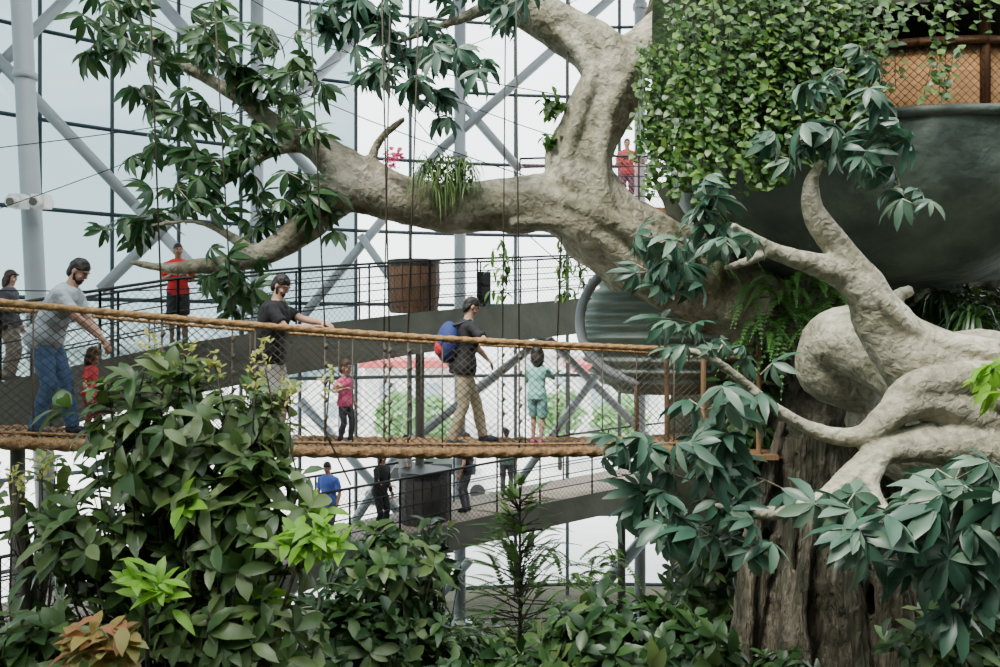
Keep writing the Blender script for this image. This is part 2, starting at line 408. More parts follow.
# ============================================================ GREAT TREE
mb=MB()
branch(mb,[(760,330,70,12.3),(700,285,52,11.7),(650,256,44,11.3),(600,226,40,11),(555,205,31,11),(500,205,27,11),(440,207,25,11),(390,197,24,10.9),(345,190,23,10.8),(312,222,17,10.7),(275,248,13,10.6),(235,262,10,10.5),(200,266,8,10.4),(165,268,5,10.3),(130,262,3,10.2)])
branch(mb,[(400,198,22,10.9),(350,172,22,10.8),(318,148,15,10.8),(285,130,11,10.8),(240,98,8,10.7),(195,72,6,10.6),(150,52,4,10.5),(105,30,2,10.4)])
branch(mb,[(640,262,42,11.3),(598,215,40,11),(578,175,34,11),(592,125,32,11),(612,80,33,11),(590,45,26,11),(545,18,22,11),(500,-12,20,11),(450,-60,18,11)])
branch(mb,[(598,110,28,11),(625,65,25,11),(655,38,22,11.1),(690,5,19,11.3),(720,-50,18,11.5)])
branch(mb,[(690,262,14,10.9),(640,236,13,10.6),(595,212,12,10.55),(550,196,8,10.65),(500,194,7,10.7),(440,192,6,10.7)],k=8)
branch(mb,[(680,285,14,11),(630,262,12,10.7),(600,236,10,10.6),(560,222,8,10.7),(510,222,6,10.75)],k=8)
branch(mb,[(612,225,10,10.5),(600,180,9,10.55),(604,130,9,10.6),(618,90,9,10.6),(640,52,8,10.75)],k=8)
branch(mb,[(585,200,9,10.6),(566,165,8,10.6),(580,110,8,10.6),(590,70,8,10.65),(560,30,7,10.75)],k=8)
branch(mb,[(385,190,9,10.9),(372,165,6,10.8),(380,140,4,10.8),(405,118,3,10.7)],k=8)
branch(mb,[(300,145,8,10.8),(270,152,6,10.7),(235,175,5,10.6),(205,190,3,10.5),(170,200,2,10.5)],k=8)
branch(mb,[(255,255,8,10.5),(228,235,5,10.4),(195,222,3,10.3),(150,225,2,10.2)],k=8)
branch(mb,[(510,-5,10,11),(470,15,6,10.9),(430,30,4,10.8),(390,45,3,10.7)],k=8)
o=mb.obj('great_tree_limb',M_bark); organic(o,.032,.035,.4)
mb=MB()
branch(mb,[(720,-260,75,13),(735,0,70,13),(760,180,72,13),(790,300,72,12.3),(830,400,68,11),(835,520,62,10.4),(835,640,64,10.3),(835,780,80,10.3),(835,950,130,10.3)],k=28,namp=.3,nf=1.2,lobes=7,lamp=.1)
for i in range(22):
    a=math.pi*2*i/22+U(-.12,.12); x=math.cos(a); y=math.sin(a)
    c=V((4.3,10.3,0)); z0=U(4.6,6.8); w1=U(-.3,.3); w2=U(-.45,.45)
    pts=[c+V((x*.75,y*.75,z0)),c+V((x*1.02-y*w1,y*1.02+x*w1,z0*.75)),c+V((x*1.2+y*w2,y*1.2-x*w2,z0*.52)),c+V((x*1.45,y*1.45,z0*.28)),c+V((x*2.0,y*2.0,.5)),c+V((x*3.0,y*3.0,-.1))]
    q=cr([(*p,rr) for p,rr in zip(pts,(.05,U(.08,.15),U(.09,.18),U(.13,.22),.22,.14))],5)
    tube(mb,[V(a_[:3]) for a_ in q],[a_[3] for a_ in q],10,0,.2,2)
o=mb.obj('great_tree_trunk',M_root); organic(o,.036,.05,.25,0)
mb=MB()
branch(mb,[(900,420,60,9.6),(960,415,70,8.6),(1060,420,85,8),(1200,430,100,8.2)],nf=2)
branch(mb,[(1060,420,70,7.6),(985,385,58,7.3),(925,365,42,7.2),(885,325,27,7.1),(862,283,20,7),(838,248,15,7),(815,215,11,6.9),(811,185,7,6.8),(822,160,4,6.7)],nf=3)
branch(mb,[(870,300,18,7),(845,275,15,7),(808,262,11,6.9),(772,250,9,6.8),(748,236,6,6.7),(732,225,4,6.6)],nf=3)
branch(mb,[(772,250,6,6.8),(745,262,5,6.7),(725,268,3,6.6)],k=8)
branch(mb,[(870,385,34,9.2),(830,372,30,9.2),(835,340,32,9),(880,350,38,8.5),(940,380,50,8)],nf=2)
branch(mb,[(1040,430,50,7),(975,415,34,6.8),(920,395,24,6.6),(893,412,16,6.5),(862,436,11,6.5),(820,432,8,6.5),(775,408,6,6.4),(735,375,5,6.3),(705,355,4,6.2),(680,350,3,6.2)],nf=4)
branch(mb,[(1080,470,50,6.8),(1000,455,31,6.7),(945,445,22,6.6),(890,448,16,6.5),(855,472,11,6.4),(822,498,8,6.3),(780,512,7,6.2),(745,512,5,6.1),(715,505,3,6)],nf=4)
branch(mb,[(880,455,13,6.4),(872,485,8,6.3),(885,510,6,6.2),(905,530,4,6)],k=8)
branch(mb,[(1030,390,30,6.7),(960,380,20,6.6),(915,385,15,6.5),(900,400,13,6.5)],k=12)
branch(mb,[(1060,360,20,6.9),(985,352,16,6.9),(925,340,10,6.95),(890,310,8,6.85),(868,280,6,6.85)],k=8)
branch(mb,[(1050,400,18,6.6),(990,395,14,6.55),(930,372,8,6.7)],k=8)
branch(mb,[(900,330,16,7.6),(895,300,9,7.6),(912,290,6,7.6)],k=8)
o=mb.obj('gnarled_tree_limb',M_bark2); organic(o,.02,.022,.25)
mb=MB(); nx,nz=70,50; vs=[];fs=[]
for i in range(nx+1):
    for j in range(nz+1):
        x=3.2+i*.17; z=-.2+j*.27*.8
        p=V((x,14.6+.25*(x-3.2),z)); n_=noise.fractal(p*.6,1,2,5)
        edge=max(0,1-(x-3.2)/1.2)
        vs.append(p+V((n_*.4,-abs(n_)*1.2+edge*2.0-1.0*max(0,(3-z)/3),0)))
for i in range(nx):
    for j in range(nz): fs.append((i*(nz+1)+j,(i+1)*(nz+1)+j,(i+1)*(nz+1)+j+1,i*(nz+1)+j+1))
mb.add(vs,fs); mb.obj('rock_wall',M_rock)
# ============================================================ POD / BOWL
bc=W(893,156,11.4); brx,bry,brz=3.15,2.4,1.9
mb=MB(); a_=56; b_=20; vs=[];fs=[]
for i in range(b_+1):
    th=math.pi/2*i/b_
    for j in range(a_):
        ph=2*math.pi*j/a_
        q=V((brx*math.cos(th)**.8*math.cos(ph),bry*math.cos(th)**.8*math.sin(ph),-brz*math.sin(th)))
        q*=1+.035*noise.noise(q*1.3); vs.append(bc+q)
for i in range(b_):
    for j in range(a_): fs.append((i*a_+j,(i+1)*a_+j,(i+1)*a_+(j+1)%a_,i*a_+(j+1)%a_))
mb.add(vs,fs)
tube(mb,[bc+V((brx*math.cos(x*math.pi/24),bry*math.sin(x*math.pi/24),0)) for x in range(49)],.06,10)
mb.add([bc+V((brx*math.cos(x*math.pi/24),bry*math.sin(x*math.pi/24),-.05)) for x in range(48)],[tuple(range(48))],1)
for x in range(48):
    A=x*math.pi/24; B=(x+1)*math.pi/24
    if math.sin((A+B)/2)>.6: continue
    p=bc+V((brx*.9*math.cos(A),bry*.9*math.sin(A),0)); q=bc+V((brx*.9*math.cos(B),bry*.9*math.sin(B),0))
    z=V((0,0,.85)); inn=V((bc.x-p.x,bc.y-p.y,0)).normalized()*.04
    mb.add([p,q,q+z,p+z,p+inn,q+inn,q+z+inn,p+z+inn],[(0,1,2,3),(7,6,5,4),(3,2,6,7)],1)
    if x%4==0: seg(mb,p,p+V((0,0,1.9)),.06,8,2)
    o1=-inn*1.2
    diamonds(mb,p+o1,q+o1,p+z+o1,q+z+o1,4,9,.0035,3)
    seg(mb,p+z+o1,q+z+o1,.05,6,2)
for i in range(48):
    A=i*math.pi/24;B=(i+1)*math.pi/24; z0=1.3
    p=bc+V((brx*1.03*math.cos(A),bry*1.03*math.sin(A),z0)); q=bc+V((brx*1.03*math.cos(B),bry*1.03*math.sin(B),z0)); c=bc+V((0,0,z0+.9)); z=V((0,0,-.1))
    mb.add([p,q,c,p+z,q+z],[(0,1,2),(3,4,1,0)],4)
mb.obj('treehouse_pod',[M_bowl,M_wood2,M_wood,M_wire,M_rock])
# corrugated tunnel mouth: vertical-rib half drum with pale rim
mb=MB(); c=W(662,324,12.2); vs=[];fs=[]; n1=100; k=40
for i in range(n1+1):
    t=i/n1; z=(1-2*t)*.93; r=1.24*math.sqrt(max(0,1-(z/1.0)**2))**.7*(1+.05*math.cos(t*math.pi*2*11))
    for j in range(k): a=2*math.pi*j/k; vs.append(c+V((r*math.cos(a),r*math.sin(a)*.75,z-.12)))
for i in range(n1):
    for j in range(k): fs.append((i*k+j,(i+1)*k+j,(i+1)*k+(j+1)%k,i*k+(j+1)%k))
mb.add(vs,fs)
rim=[(626,262,5,11.6),(600,276,5,11.6),(584,300,5,11.6),(580,325,5,11.6),(587,350,5,11.6),(606,370,5,11.6),(640,384,5,11.6)]
branch(mb,rim,k=8,mi=1,namp=0)
mb.obj('corrugated_tunnel',[M_corr,M_steel])
# ============================================================ BRIDGE
def brp(s,off=0,h=0):
    a=V((-4.81,7.7,6.45)); b=V((1.91,10.2,6.01))
    p=a.lerp(b,s); p.z-=.06*math.sin(math.pi*max(0,min(1,s)))
    t=V((b.x-a.x,b.y-a.y,0)).normalized(); n=V((-t.y,t.x,0))
    hh=h*(1.0 if h==0 else (1.35-.05*s)/1.35)
    return p+n*off+V((0,0,hh))
S=[-.3+i*1.40/60 for i in range(61)]
fine=[-.3+i*1.40/420 for i in range(421)]
br=empty('rope_bridge')
mb=MB()
tube(mb,[brp(s,0,0) for s in fine],.064,12,0,lobes=3,lamp=.14,twist=26)
tube(mb,[brp(s,.95,0) for s in fine],.064,12,0,lobes=3,lamp=.14,twist=26)
tube(mb,[brp(s,0,.1) for s in S],.018,6); 
mb.obj('deck_edge_rope',M_rope3,parent=br)
mb=MB()
tube(mb,[brp(s,0,1.35) for s in fine],.036,12,0,lobes=3,lamp=.12,twist=40)
mb.obj('handrail_rope',M_rope,parent=br)
mb=MB(); tube(mb,[brp(s,.95,1.3) for s in S],.02,8); mb.obj('rear_handrail_rope',M_rope,parent=br)
mb=MB()
for i in range(90):
    s=-.3+i*1.40/90; p=brp(s,.475,.02); t=(brp(s+.01)-brp(s)); rot=Matrix.Rotation(math.atan2(t.y,t.x),3,'Z')
    box(mb,p,(.075,.92,.03),rot)
mb.obj('deck_planks',M_plank,False,parent=br)
mb=MB()
for of in(0,.95):
    for i in range(0,60,4):
        a,b=S[i],S[min(i+4,60)]
        diamonds(mb,brp(a,of,.05),brp(b,of,.05),brp(a,of,1.32),brp(b,of,1.32),7,15,.0042 if of==0 else .003)
mb.obj('bridge_netting',M_net,parent=br)
mb=MB()
for i in range(10):
    s=-.25+i*1.3/9
    for of in(0,.95): seg(mb,brp(s,of,0),brp(s,of,1.35),.009,5)
mb.obj('vertical_ties',M_rope2,parent=br)
mb=MB()
for s,of,du in((.53,0,-12),(.55,.95,10),(.43,0,-25),(.75,0,-5),(.77,.95,5),(.56,0,18),(.88,.95,20),(.3,.95,-30),(.2,0,-20),(-.05,0,-30)):
    p=brp(s,of,1.35); q=p+V((du*.012,0,6.5))
    tube(mb,[brp(s,of,0),brp(s,of,.5),p],.012,5); seg(mb,p,q,.010,5)
    for i in range(6):
        z=.15+i*.2; e=brp(s,of,z); seg(mb,e,e+V((.03,0,.05)),.02,6)
mb.obj('suspension_rope',M_rope2,parent=br)
mb=MB(); c=brp(1.08,.5,-.03)+V((.65,.2,0))
for i in range(16):
    y=-1.0+i*.14; w=1.15*math.sqrt(max(.05,1-(y/1.15)**2)); box(mb,c+V((0,y,0)),(2*w,.125,.06))
for dx,dy,h in((-.75,-.65,1.3),(-.35,-.95,1.35),(.35,-.95,1.4),(-.95,.5,1.3)):
    seg(mb,c+V((dx,dy,-.1)),c+V((dx,dy,h)),.035,8)
seg(mb,c+V((-.75,-.65,1.25)),c+V((-.35,-.95,1.25)),.025,8); seg(mb,c+V((-.35,-.95,1.25)),c+V((.35,-.95,1.25)),.025,8)
for dx,dy in((-.6,-.4),(.2,-.7)): seg(mb,c+V((dx,dy,-.05)),c+V((1.2,.5,-1.5)),.06,8)
mb.obj('landing_platform',M_post,False)
mb=MB()
for a,b,sag in(((60,-30,13),(600,200,11.5),.3),((110,-20,14),(560,95,12),.2),((-20,150,12),(620,-20,16),.6),((200,-30,15),(700,180,12),.4),((-20,215,13),(340,60,15),.2),((300,-20,14),(640,330,13),.4),((-20,290,9.5),(340,275,12),.1)):
    p,q=W(*a),W(*b); tube(mb,[p.lerp(q,t/10)-V((0,0,sag*math.sin(math.pi*t/10))) for t in range(11)],.008,4)
mb.obj('overhead_cable',M_black)
# ============================================================ FOLIAGE
def clusters(name,pts,L,mats,Rr=.28,n=4):
    mb=MB()
    for (u,v,d) in pts: pcluster(mb,W(u,v,d),Rr,n,L)
    return mb.obj(name,mats)
lt=[(110,28),(150,55),(95,45),(205,22),(185,60),(235,60),(140,95),(180,110),(215,118),(260,105),(285,75),(300,95),(160,150),(200,165),(178,188),(235,160),(265,150),(150,215),(130,228),(200,205),(245,225),(290,195),(310,185),(232,262),(240,295),(228,285),(275,215),(280,50),(310,215),(120,10),(250,85),(300,130)]
clusters('umbrella_tree_foliage',[(u,v,10.5+U(-.5,.3)) for u,v in lt],.34,[L_dark,M_bark],.32,6)
lt=[(335,5),(370,15),(400,35),(375,62),(420,80),(455,45),(490,10),(440,15),(395,90),(470,70),(350,40),(430,110),(510,-5),(380,-10),(460,-5),(405,60),(425,50)]
clusters('umbrella_tree_foliage',[(u,v,10.3+U(-.4,.3)) for u,v in lt],.34,[L_blue,M_bark],.3,5)
rt=[(845,70),(865,100),(880,130),(835,120),(900,185),(915,205),(850,165),(800,135),(775,155),(870,60),(820,90),(825,150),(885,150)]
clusters('umbrella_tree_foliage',[(u,v,6.9+U(-.3,.3)) for u,v in rt],.25,[L_blue,M_bark],.17,3)
rt=[(655,240),(650,272),(690,225),(700,255),(668,292),(720,215),(660,260),(690,285),(735,250),(710,200),(680,320)]
clusters('umbrella_tree_foliage',[(u,v,6.8+U(-.3,.3)) for u,v in rt],.26,[L_blue,M_bark],.18,3)
rt=[(690,340),(710,365),(735,355),(760,375),(672,352),(745,395)]
clusters('umbrella_tree_foliage',[(u,v,6.3+U(-.2,.2)) for u,v in rt],.22,[L_blue,M_bark],.14,2)
rt=[(672,460),(700,440),(645,468),(690,480),(720,500),(735,435),(670,510),(710,535),(740,525),(655,495),(765,480),(755,545),(705,410),(725,470),(680,535),(640,515),(620,450)]
clusters('umbrella_tree_foliage',[(u,v,6.1+U(-.3,.3)) for u,v in rt],.28,[L_blue,M_bark],.18,3)
rt=[(840,515),(870,530),(905,520),(930,500),(955,480),(985,500),(1000,540),(960,540),(915,560),(945,575),(985,585),(850,545),(1010,470),(880,560),(965,610)]
clusters('umbrella_tree_foliage',[(u,v,5.4+U(-.3,.3)) for u,v in rt],.32,[L_blue,M_bark],.18,3)
clusters('umbrella_tree_foliage',[(1005,370,5.2),(1010,395,5.2)],.22,[L_lime,M_bark],.12,3)
mb=MB()
def vine(p,L,dens=.06,sz=.085):
    q=V(p); pts=[q.copy()]; n=int(L/dens)
    for i in range(n):
        q=q+V((U(-.025,.025),U(-.02,.02),-dens)); pts.append(q.copy())
        d=V((U(-1,1),U(-1,-.1),U(-.9,.1))); leaf(mb,q+V((U(-.05,.05),U(-.07,.02),0)),d,V((U(-.4,.4),-.8,U(.1,.9))),sz*U(.6,1.5),sz*.5,.3,0,.1,(1,.9,.5))
    tube(mb,pts[::3]+[pts[-1]],.005,3,1)
prof=[(640,150),(655,190),(680,175),(700,200),(730,185),(760,185),(785,155),(810,140),(835,115),(855,95),(885,70)]
for i in range(175):
    u=U(640,884)
    for a,b in zip(prof,prof[1:]):
        if a[0]<=u<=b[0]: vb=a[1]+(b[1]-a[1])*(u-a[0])/(b[0]-a[0]); break
    vb+=U(-35,25); vt=U(-60,20) if R()<.55 else U(0,120)
    if u<665: vt=max(vt,40)
    d=9.2+U(-.45,.35)+abs(u-760)/400+.25*math.sin(u*.06)
    if u>720: d=min(d,8.85+U(-.3,.1))
    if vb>vt+15: vine(W(u,vt,d),(vb-vt)*d/F)
for u in(938,941,950,946): vine(W(u,-30,8.7),1.4)
for u in(895,905,915,925,935,960,975,985,990,1000): vine(W(u,-40,8.75),U(.5,.85))
mb.obj('hanging_ivy',[L_ivy,M_root])
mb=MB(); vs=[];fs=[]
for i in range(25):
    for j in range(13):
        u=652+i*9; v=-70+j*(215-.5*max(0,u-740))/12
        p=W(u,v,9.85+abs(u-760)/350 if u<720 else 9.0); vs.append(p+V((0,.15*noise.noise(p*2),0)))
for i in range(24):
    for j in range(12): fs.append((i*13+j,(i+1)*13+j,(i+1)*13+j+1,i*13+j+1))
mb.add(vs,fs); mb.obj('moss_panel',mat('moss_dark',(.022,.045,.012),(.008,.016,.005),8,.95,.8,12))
mb=MB()
for i in range(90):
    b=W(U(745,850),U(275,345),10.1); frond(mb,b,V((U(-1,1),U(-1.2,-.3),U(-.1,.8))),U(.5,.95),U(.5,1),18,.10)
for i in range(20):
    b=W(U(695,730),U(200,260),9.8); frond(mb,b,V((U(-1,1),U(-1,-.3),U(0,.6))),U(.4,.7),U(.6,1),16,.08)
mb.obj('hanging_fern',L_fern)
mb=MB()
for c,n,L in((W(975,320,10),60,.9),(W(1000,345,9.5),40,.8),(W(940,300,10.8),30,.8)):
    for i in range(n): strap(mb,c,V((U(-1,1),U(-1,.4),U(.1,1))),L*U(.6,1.1),.018,U(.5,1.0))
mb.obj('strap_leaf_plant',L_deep)
mb=MB(); c=W(447,178,10.5)
for i in range(320): strap(mb,c+V((U(-.33,.33),U(-.1,.1),U(-.1,.25))),V((U(-1,1),U(-1,.3),U(-.1,1.2))),U(.25,.5),.011,U(.5,1.3))
mb.obj('epiphyte_grass_fern',leafmat('leaf_grass',[(.035,.09,.015),(.08,.15,.03),(.14,.21,.06)],.5,.3))
mb=MB()
for i in range(40):
    a=W(U(385,402),U(150,168),10.5); leaf(mb,a,rdir(),V((0,-.5,1)),.09,.035,.2)
mb.obj('pink_blossom',L_pink)
mb=MB()
for c,n in((W(552,105,10.8),70),(W(553,140,10.8),30)):
    for i in range(n): leaf(mb,c+rdir()*U(0,.18),rdir()+V((0,0,-.4)),V((0,-.4,1)),.14,.04,.4)
for u in(497,507,562,570,585):
    for i in range(26): leaf(mb,W(u+U(-7,7),U(238,300),14),rdir()+V((0,0,-.6)),V((0,-.4,1)),.22,.035,.4)
mb.obj('hanging_foliage',L_ivy)
bm=[L_bush,M_root,L_lime]
bush('foreground_bush',W(185,440,6.3),(.98,.6,.68),105,.26,W(150,760,6.3),bm,8,.21,40,.02)
bush('foreground_bush',W(250,520,6.1),(.62,.5,.6),58,.26,W(215,800,6.1),bm,8,.21,26,.05)
bush('foreground_bush',W(110,545,6.2),(.75,.5,.55),60,.26,W(150,800,6.1),bm,8,.21,26)
bush('foreground_bush',W(30,500,6.5),(.35,.4,.5),12,.24,W(30,760,6.5),bm,8,.20,12)
bush('foreground_bush',W(235,630,5.9),(.7,.5,.45),58,.26,W(230,820,5.9),bm,8,.21,26,.08)
bush('foreground_bush',W(60,640,5.8),(.75,.5,.32),46,.26,W(60,800,5.8),bm,8,.21,20)
mb=MB()
for (u,v) in((150,345),(262,352),(215,365),(255,378),(185,355),(40,470),(10,475),(290,395),(20,490),(330,380)):
    c=W(u,v,6.1)
    for i in range(26): leaf(mb,c+V((U(-.07,.07),U(-.07,.07),U(-.1,.1))),rdir()+V((0,0,.6)),V((0,-.4,1)),.06,.015,.1,1)
    tube(mb,[c,c-V((U(-.1,.1),0,.4)),c-V((U(-.2,.2),0,.8))],.007,5,2)
for i in range(10): rosette(mb,W(U(60,130),U(625,655),5.1),V((0,-.3,1)).normalized(),.16,8,0,.28)
mb.obj('flower_spike',[L_yel,leafmat('bud_yellow',[(.35,.33,.08),(.25,.3,.07)]),M_root])
mb=MB()
for i in range(11): rosette(mb,W(U(285,335),U(515,545),5.6),V((U(-.4,.4),-.4,.8)).normalized(),.22,6,0,.19)
for i in range(6): rosette(mb,W(U(120,170),U(565,590),5.3),V((U(-.4,.4),-.4,.8)).normalized(),.2,6,0,.19)
seg(mb,W(310,530,5.6),W(250,700,5.9),.015,6,1); seg(mb,W(145,575,5.3),W(150,760,5.6),.015,6,1)
mb.obj('young_shoot',[L_lime,M_root])
mb=MB()
branch(mb,[(15,480,6,6.6),(22,540,8,6.6),(30,600,9,6.6),(28,700,11,6.6)],k=8); branch(mb,[(120,470,4,6.5),(140,540,6,6.5),(165,600,8,6.5),(170,720,10,6.5)],k=8); branch(mb,[(250,430,4,6.3),(235,520,6,6.3),(190,610,8,6.4),(170,720,10,6.5)],k=8)
mb.obj('sapling_stem',M_root)
dk=[L_deep,M_root,L_bush]
for (u,v,d,rx,rz,n,L) in((385,590,8.5,.7,.75,80,.26),(350,640,7.5,.6,.45,44,.26),(430,665,8,.9,.4,60,.25),(425,560,11,.6,.6,30,.25),(520,668,10,.9,.4,50,.22),(625,640,7.6,.85,.45,105,.26),(690,655,7.4,.5,.4,46,.26),(560,680,7.6,.7,.4,50,.24),(960,650,6.0,.6,.3,34,.22),(790,672,7.6,.4,.2,16,.2)):
    c=W(u,v,d); bush('tropical_shrub',c,(rx,rx*.8,rz),n,L,(c.x,c.y,max(0,c.z-2.5)),dk,8,.22,25,.25)
bush('leafy_bush_mass',W(560,655,16),(2.2,1,.7),80,.35,W(600,680,16),dk,8,.2,20,.4)
bush('leafy_bush_mass',W(430,655,16),(2.6,1,.8),90,.35,W(450,680,16),dk,8,.2,20,.4)
bush('leafy_bush_mass',W(712,590,12),(.7,.7,1.2),55,.3,W(720,700,12),dk,8,.2,20,.3)
bush('leafy_bush_mass',W(750,430,10.8),(.6,.4,1.3),60,.26,W(760,560,11),dk,8,.2,20,.2)
bush('leafy_bush_mass',W(960,310,12),(1.2,.6,.4),50,.26,W(960,380,12),dk,8,.2,20,.2)
mb=MB(); 
tb=W(520,640,11); tt=W(520,490,11)
q=cr([(tb.x,tb.y,0),tuple(tb),tuple(tt)],6); tube(mb,q,[.05-.04*i/(len(q)-1) for i in range(len(q))],6,1)
for i in range(170):
    z=R(); b=tb.lerp(tt,z*.95); d=rdir(); d.z=abs(d.z)*.6; d=d.normalized(); L=.9*(1.15-z*.6)
    e=b+d*L*.5; seg(mb,b,e,.008,4,1); frond(mb,e,d,L*U(.4,.8),U(.1,.4),14,.09)
for i in range(50):
    b=W(U(560,620),U(555,590),13); frond(mb,b,V((U(-1,1),U(-1,.2),U(.2,1.2))),U(.5,1),U(.3,.8),16,.1)
mb.obj('feathery_tree',[leafmat('leaf_feather',[(.05,.13,.025),(.09,.18,.04)],.6,.3),M_root])
# ============================================================ PEOPLE
def ring_loft(mb,rings,lat,k=20):
    vs=[];fs=[]; n=len(rings)
    for i,(c,w,dp) in enumerate(rings):
        t=(rings[min(i+1,n-1)][0]-rings[max(i-1,0)][0]).normalized(); f=lat.cross(t).normalized()
        for j in range(k):
            a=2*math.pi*j/k; vs.append(c+lat*w*math.cos(a)+f*dp*math.sin(a))
    for i in range(n-1):
        for j in range(k): fs.append((i*k+j,i*k+(j+1)%k,(i+1)*k+(j+1)%k,(i+1)*k+j))
    fs.append(tuple(range(k-1,-1,-1))); fs.append(tuple((n-1)*k+j for j in range(k))); mb.add(vs,fs)
def ik(a,b,l1,l2,h):
    d=b-a; D=d.length
    if D>(l1+l2)*.995: b=a+d.normalized()*(l1+l2)*.995; d=b-a; D=d.length
    x=(l1*l1-l2*l2+D*D)/(2*D); y=math.sqrt(max(0,l1*l1-x*x)); dn=d.normalized()
    hp=h-dn*h.dot(dn); hp=hp.normalized() if hp.length>1e-3 else perp(dn)
    return a+dn*x+hp*y,b
def hand(mb,w,d,nr,s,side,curl=.5):
    d=d.normalized(); ac=d.cross(nr); ac=ac.normalized(); nr=ac.cross(d).normalized()
    rot=Matrix((d,ac,nr)).transposed()
    ell(mb,w+d*.045*s,(.056*s,.041*s,.018*s),rot,12,8)
    for i,l in enumerate((.066,.076,.07,.055)):
        b=w+d*.078*s+ac*(.028-.0187*i)*s; pts=[b-d*.03*s,b]; dd=d.copy()
        for f in(.42,.33,.25):
            dd=(dd-nr*curl*.6).normalized()
            pts.append(pts[-1]+dd*l*f*s*1.15)
        tube(mb,pts,[.0095*s,.0095*s,.009*s,.0085*s,.006*s],7)
    b=w+d*.025*s+ac*.030*s*side; e=(d*.6+ac*.8*side-nr*.3).normalized()
    tube(mb,[b-e*.02*s,b+e*.035*s,b+e*.05*s+d*.02*s-nr*.01*s],[.014*s,.011*s,.008*s],7)
matc={}
def cm(c,rough=.8,bump=.15):
    if c not in matc: matc[c]=mat('cloth_%d'%len(matc),c,tuple(x*.85 for x in c),25,rough,bump,18)
    return matc[c]
M_eye=mat('eye_white',(.6,.6,.58),None,5,.3); M_iris=mat('eye_dark',(.02,.012,.01),None,5,.3)
def person(name,pos,yaw,H,lean=0,hp=0,hy=0,hw=None,hl=None,feet=((0,.1),(0,-.1)),skin=(.42,.24,.16),hair=(.015,.012,.01),top=(.3,.3,.3),bot=(.1,.15,.25),shoe=(.05,.05,.05),slv='short',legs='long',hs=1.0,long_hair=False,beard=False,pack=None,vox=.011,bulk=1.0,bag=False):
    s=H/1.8; E=empty(name,pos,yaw); Mi=(Matrix.Translation(pos)@Matrix.Rotation(yaw,4,'Z')).inverted()
    def L(x,y,z): return V((x,y,z))*s
    sd=V((math.sin(lean),0,math.cos(lean))); lat=V((0,1,0))
    P=L(-.2*math.sin(lean),0,.95); N=P+sd*.55*s
    hd=(sd*.6+V((0,0,.4))+V((.10+.1*math.sin(hp),0,0))).normalized()
    HC_=N+hd*(.15+.02*(hs-1)*6)*s
    body=MB(); top_=MB(); bt=MB(); sh=MB(); hr=MB(); fc=MB(); hn=MB(); bd=MB()
    def tor(m,g,z0,gb):
        for_=[(z0,.158,.112),(.0,.17,.118),(.12,.152,.108),(.25,.158,.112),(.38,.178,.118),(.46,.185,.10),(.51,.14,.08),(.545,.075,.06)]
        ring_loft(m,[(P+sd*z*s,(w*bulk+g+(gb if z<.05 else 0))*s,(d*bulk+g+(gb if z<.05 else 0))*s) for z,w,d in for_],lat)
    tor(body,-.01,-.08,0); tor(top_,.012,-.11,.014)
    tube(body,[P+sd*.5*s,N+hd*.04*s,HC_-hd*.04*s],[.065*s,.057*s,.055*s],14)
    hR=(Matrix.Rotation(hy,3,'Z')@Matrix.Rotation(hp,3,'Y')); q=s*hs
    def Hp(x,y,z): return HC_+hR@(V((x,y,z))*q)
    ell(body,Hp(-.008,0,.032),(.093*q,.075*q,.095*q),hR); ell(body,Hp(.018,0,-.03),(.068*q,.062*q,.085*q),hR); ell(body,Hp(.028,0,-.075),(.055*q,.048*q,.045*q),hR); ell(body,Hp(.068,0,-.098),(.02*q,.026*q,.02*q),hR)
    tube(body,[Hp(.074,0,.03),Hp(.090,0,.0),Hp(.100,0,-.026)],[.009*q,.012*q,.016*q],8)
    tube(body,[Hp(.068,-.04,.03),Hp(.078,0,.032),Hp(.068,.04,.03)],.014*q,8)
    for y in(-1,1):
        ell(body,Hp(-.003,.077*y,-.005),(.02*q,.011*q,.03*q),hR,10,8)
        ell(body,Hp(.058,.04*y,-.028),(.024*q,.02*q,.022*q),hR,10,8)
        ell(fc,Hp(.076,.030*y,.006),(.008*q,.0135*q,.0055*q),hR,10,6,0); ell(fc,Hp(.081,.030*y,.006),(.005*q,.006*q,.006*q),hR,8,6,1)
        tube(fc,[Hp(.088,.014*y,.028),Hp(.086,.034*y,.034),Hp(.072,.054*y,.026)],.0055*q,6,1)
    tube(fc,[Hp(.074,-.024,-.060),Hp(.086,0,-.058),Hp(.074,.024,-.060)],.0065*q,6,2)
    def cap(m,cx,cz,rx,ry,rz,zf,zb):
        a,b=28,16; vs=[];fs=[]
        for i in range(b+1):
            th=math.pi*i/b*.74
            for j in range(a):
                ph=2*math.pi*j/a; d=V((math.sin(th)*math.cos(ph),math.sin(th)*math.sin(ph),math.cos(th)))
                f=(d.x+1)/2; lim=zb*(1-f**1.3)+zf*f**1.3
                z=max(d.z,lim); h_=math.hypot(d.x,d.y); k=math.sqrt(max(0,1-z*z))/h_ if h_>1e-4 else 0
                vs.append(Hp(cx+rx*d.x*k,ry*d.y*k,cz+rz*z))
        for i in range(b):
            for j in range(a): fs.append((i*a+j,(i+1)*a+j,(i+1)*a+(j+1)%a,i*a+(j+1)%a))
        fs.append(tuple(b*a+j for j in range(a))); m.add(vs,fs)
    cap(hr,-.010,.032,.097,.079,.100,.48,-.8)
    ell(hr,Hp(-.052,0,-.02),(.047*q,.066*q,.08*q),hR); 
    for y in(-1,1): ell(hr,Hp(-.034,.06*y,.005),(.03*q,.019*q,.045*q),hR,10,8)
